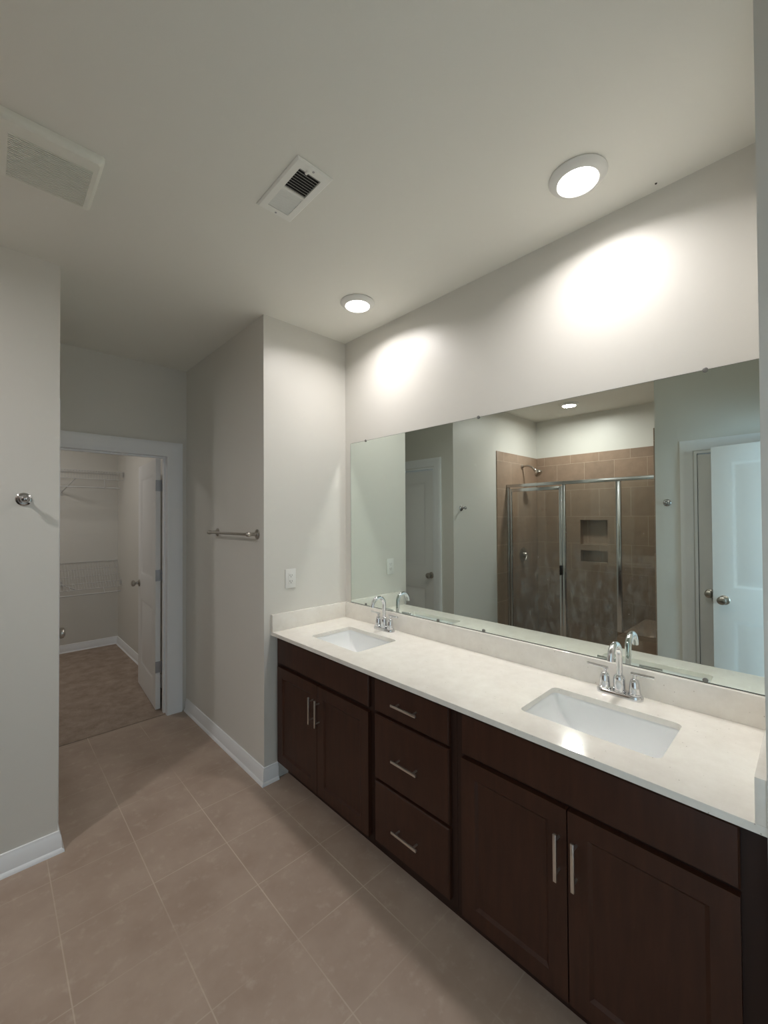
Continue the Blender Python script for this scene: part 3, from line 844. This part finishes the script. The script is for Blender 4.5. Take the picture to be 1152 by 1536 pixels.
# ------------------------------------------------------------------ shower
struct(MB().box(XSB + 0.001, -2.60, 1.262, YL - 0.0105, 0.0, 0.03).box(XSB + 0.001, -2.60, YSR + 0.0105, 1.262, 0, 0.001), 'floor_shower', M['tile_x'], 'brown tiled shower floor behind the glass', 'shower floor')
curb = MB().box(-2.60, -2.47, 1.2625, YL - 0.0105, 0.0, 0.10, 0.004)
tag(curb.build('shower_curb', M['tile_x']), 'brown tiled curb under the shower door', 'curb', kind='structure')
tag(MB().box(XSB + 0.0015, -2.36, YSR + 0.0105, 1.262, 0.0015, 0.45, 0.004).build('shower_bench', M['tile_x']), 'brown tiled bench at the right end of the shower, seen in the mirror', 'bench')

sh = thing('shower_enclosure', (GX, 1.7, 0.1), 'chrome framed glass shower enclosure with hinged door, seen in the mirror', 'shower enclosure')
ya, yb2 = YSR + 0.0105, YL - 0.0105
a, bq = GX - 0.018, GX + 0.018
MB().box(a - 0.004, bq + 0.004, ya, yb2, 1.872, 1.906, 0.004).build('header_rail', M['alu'], sh)
for n_, (p, q, z0, z1) in (('wall_jamb', (yb2 - 0.026, yb2, 0.1005, 1.872)), ('post', (1.782, 1.812, 0.1005, 1.872)), ('post', (1.266, 1.306, 0.4505, 1.872)), ('wall_jamb', (ya, ya + 0.022, 0.4505, 1.872))):
    MB().box(a, bq, p, q, z0, z1, 0.003).build(n_, M['alu'], sh)
MB().box(a, bq, 1.812, yb2 - 0.026, 0.1005, 0.128, 0.003).build('bottom_track', M['alu'], sh)
MB().box(a, bq, 1.306, 1.782, 0.1005, 0.128, 0.003).build('bottom_track', M['alu'], sh)
MB().box(GX - 0.003, GX + 0.003, 1.306, 1.782, 0.128, 1.872).build('fixed_pane', M['glass'], sh)
MB().box(GX - 0.003, GX + 0.003, ya + 0.022, 1.266, 0.4505, 1.872).build('fixed_pane', M['glass'], sh)
d0, d1 = 1.816, yb2 - 0.030
f = MB().box(GX - 0.012, GX + 0.014, d0, d0 + 0.030, 0.135, 1.858, 0.003).box(GX - 0.012, GX + 0.014, d1 - 0.028, d1, 0.135, 1.858, 0.003)
f.box(GX - 0.012, GX + 0.014, d0 + 0.030, d1 - 0.028, 1.822, 1.858, 0.003).box(GX - 0.012, GX + 0.014, d0 + 0.030, d1 - 0.028, 0.135, 0.165, 0.003)
dd = f.build('shower_door', M['alu'], sh)
MB().box(GX - 0.003, GX + 0.003, d0 + 0.030, d1 - 0.028, 0.165, 1.822).build('door_glass', M['glass'], dd)
MB().box(GX + 0.014, GX + 0.040, d0 + 0.004, d0 + 0.020, 0.935, 1.035, 0.004).build('door_pull', M['rubber'], dd)

yt = YL - 0.010
hd = thing('showerhead', (-2.89, yt, 2.14), 'nickel showerhead on a bent arm above the shower door, seen in the mirror', 'showerhead')
MB().lathe([(0, 0), (0.028, 0), (0.029, 0.004), (0.018, 0.010), (0, 0.0105)], (-2.89, yt - 0.0002, 2.14), (0, -1, 0), 28).build('flange', M['nickel'], hd)
pts = [(-2.89, yt - 0.005, 2.14), (-2.89, yt - 0.05, 2.148), (-2.89, yt - 0.09, 2.145), (-2.89, yt - 0.125, 2.125), (-2.89, yt - 0.15, 2.10)]
MB().tube(pts, 0.0105, 14).build('arm', M['nickel'], hd)
dv = (Vector(pts[-1]) - Vector(pts[-2])).normalized()
MB().lathe([(0, 0), (0.014, 0), (0.018, 0.014), (0.016, 0.026), (0.024, 0.036), (0.042, 0.062), (0.047, 0.078), (0.047, 0.088), (0.042, 0.092), (0, 0.092)], Vector(pts[-1]) - dv * 0.004, dv, 32).build('spray_head', M['nickel'], hd)
vv = thing('shower_valve', (-2.89, yt, 1.085), 'round nickel shower valve with lever on the tiled end wall', 'shower valve')
MB().lathe([(0, 0), (0.082, 0), (0.084, 0.004), (0.074, 0.010), (0.034, 0.014), (0.030, 0.040), (0.022, 0.052), (0, 0.054)], (-2.89, yt - 0.0002, 1.085), (0, -1, 0), 36).build('escutcheon', M['nickel'], vv)
MB().tube([(-2.89, yt - 0.046, 1.085), (-2.865, yt - 0.060, 1.06), (-2.83, yt - 0.066, 1.03)], [0.010, 0.008, 0.006], 14).build('lever', M['nickel'], vv)
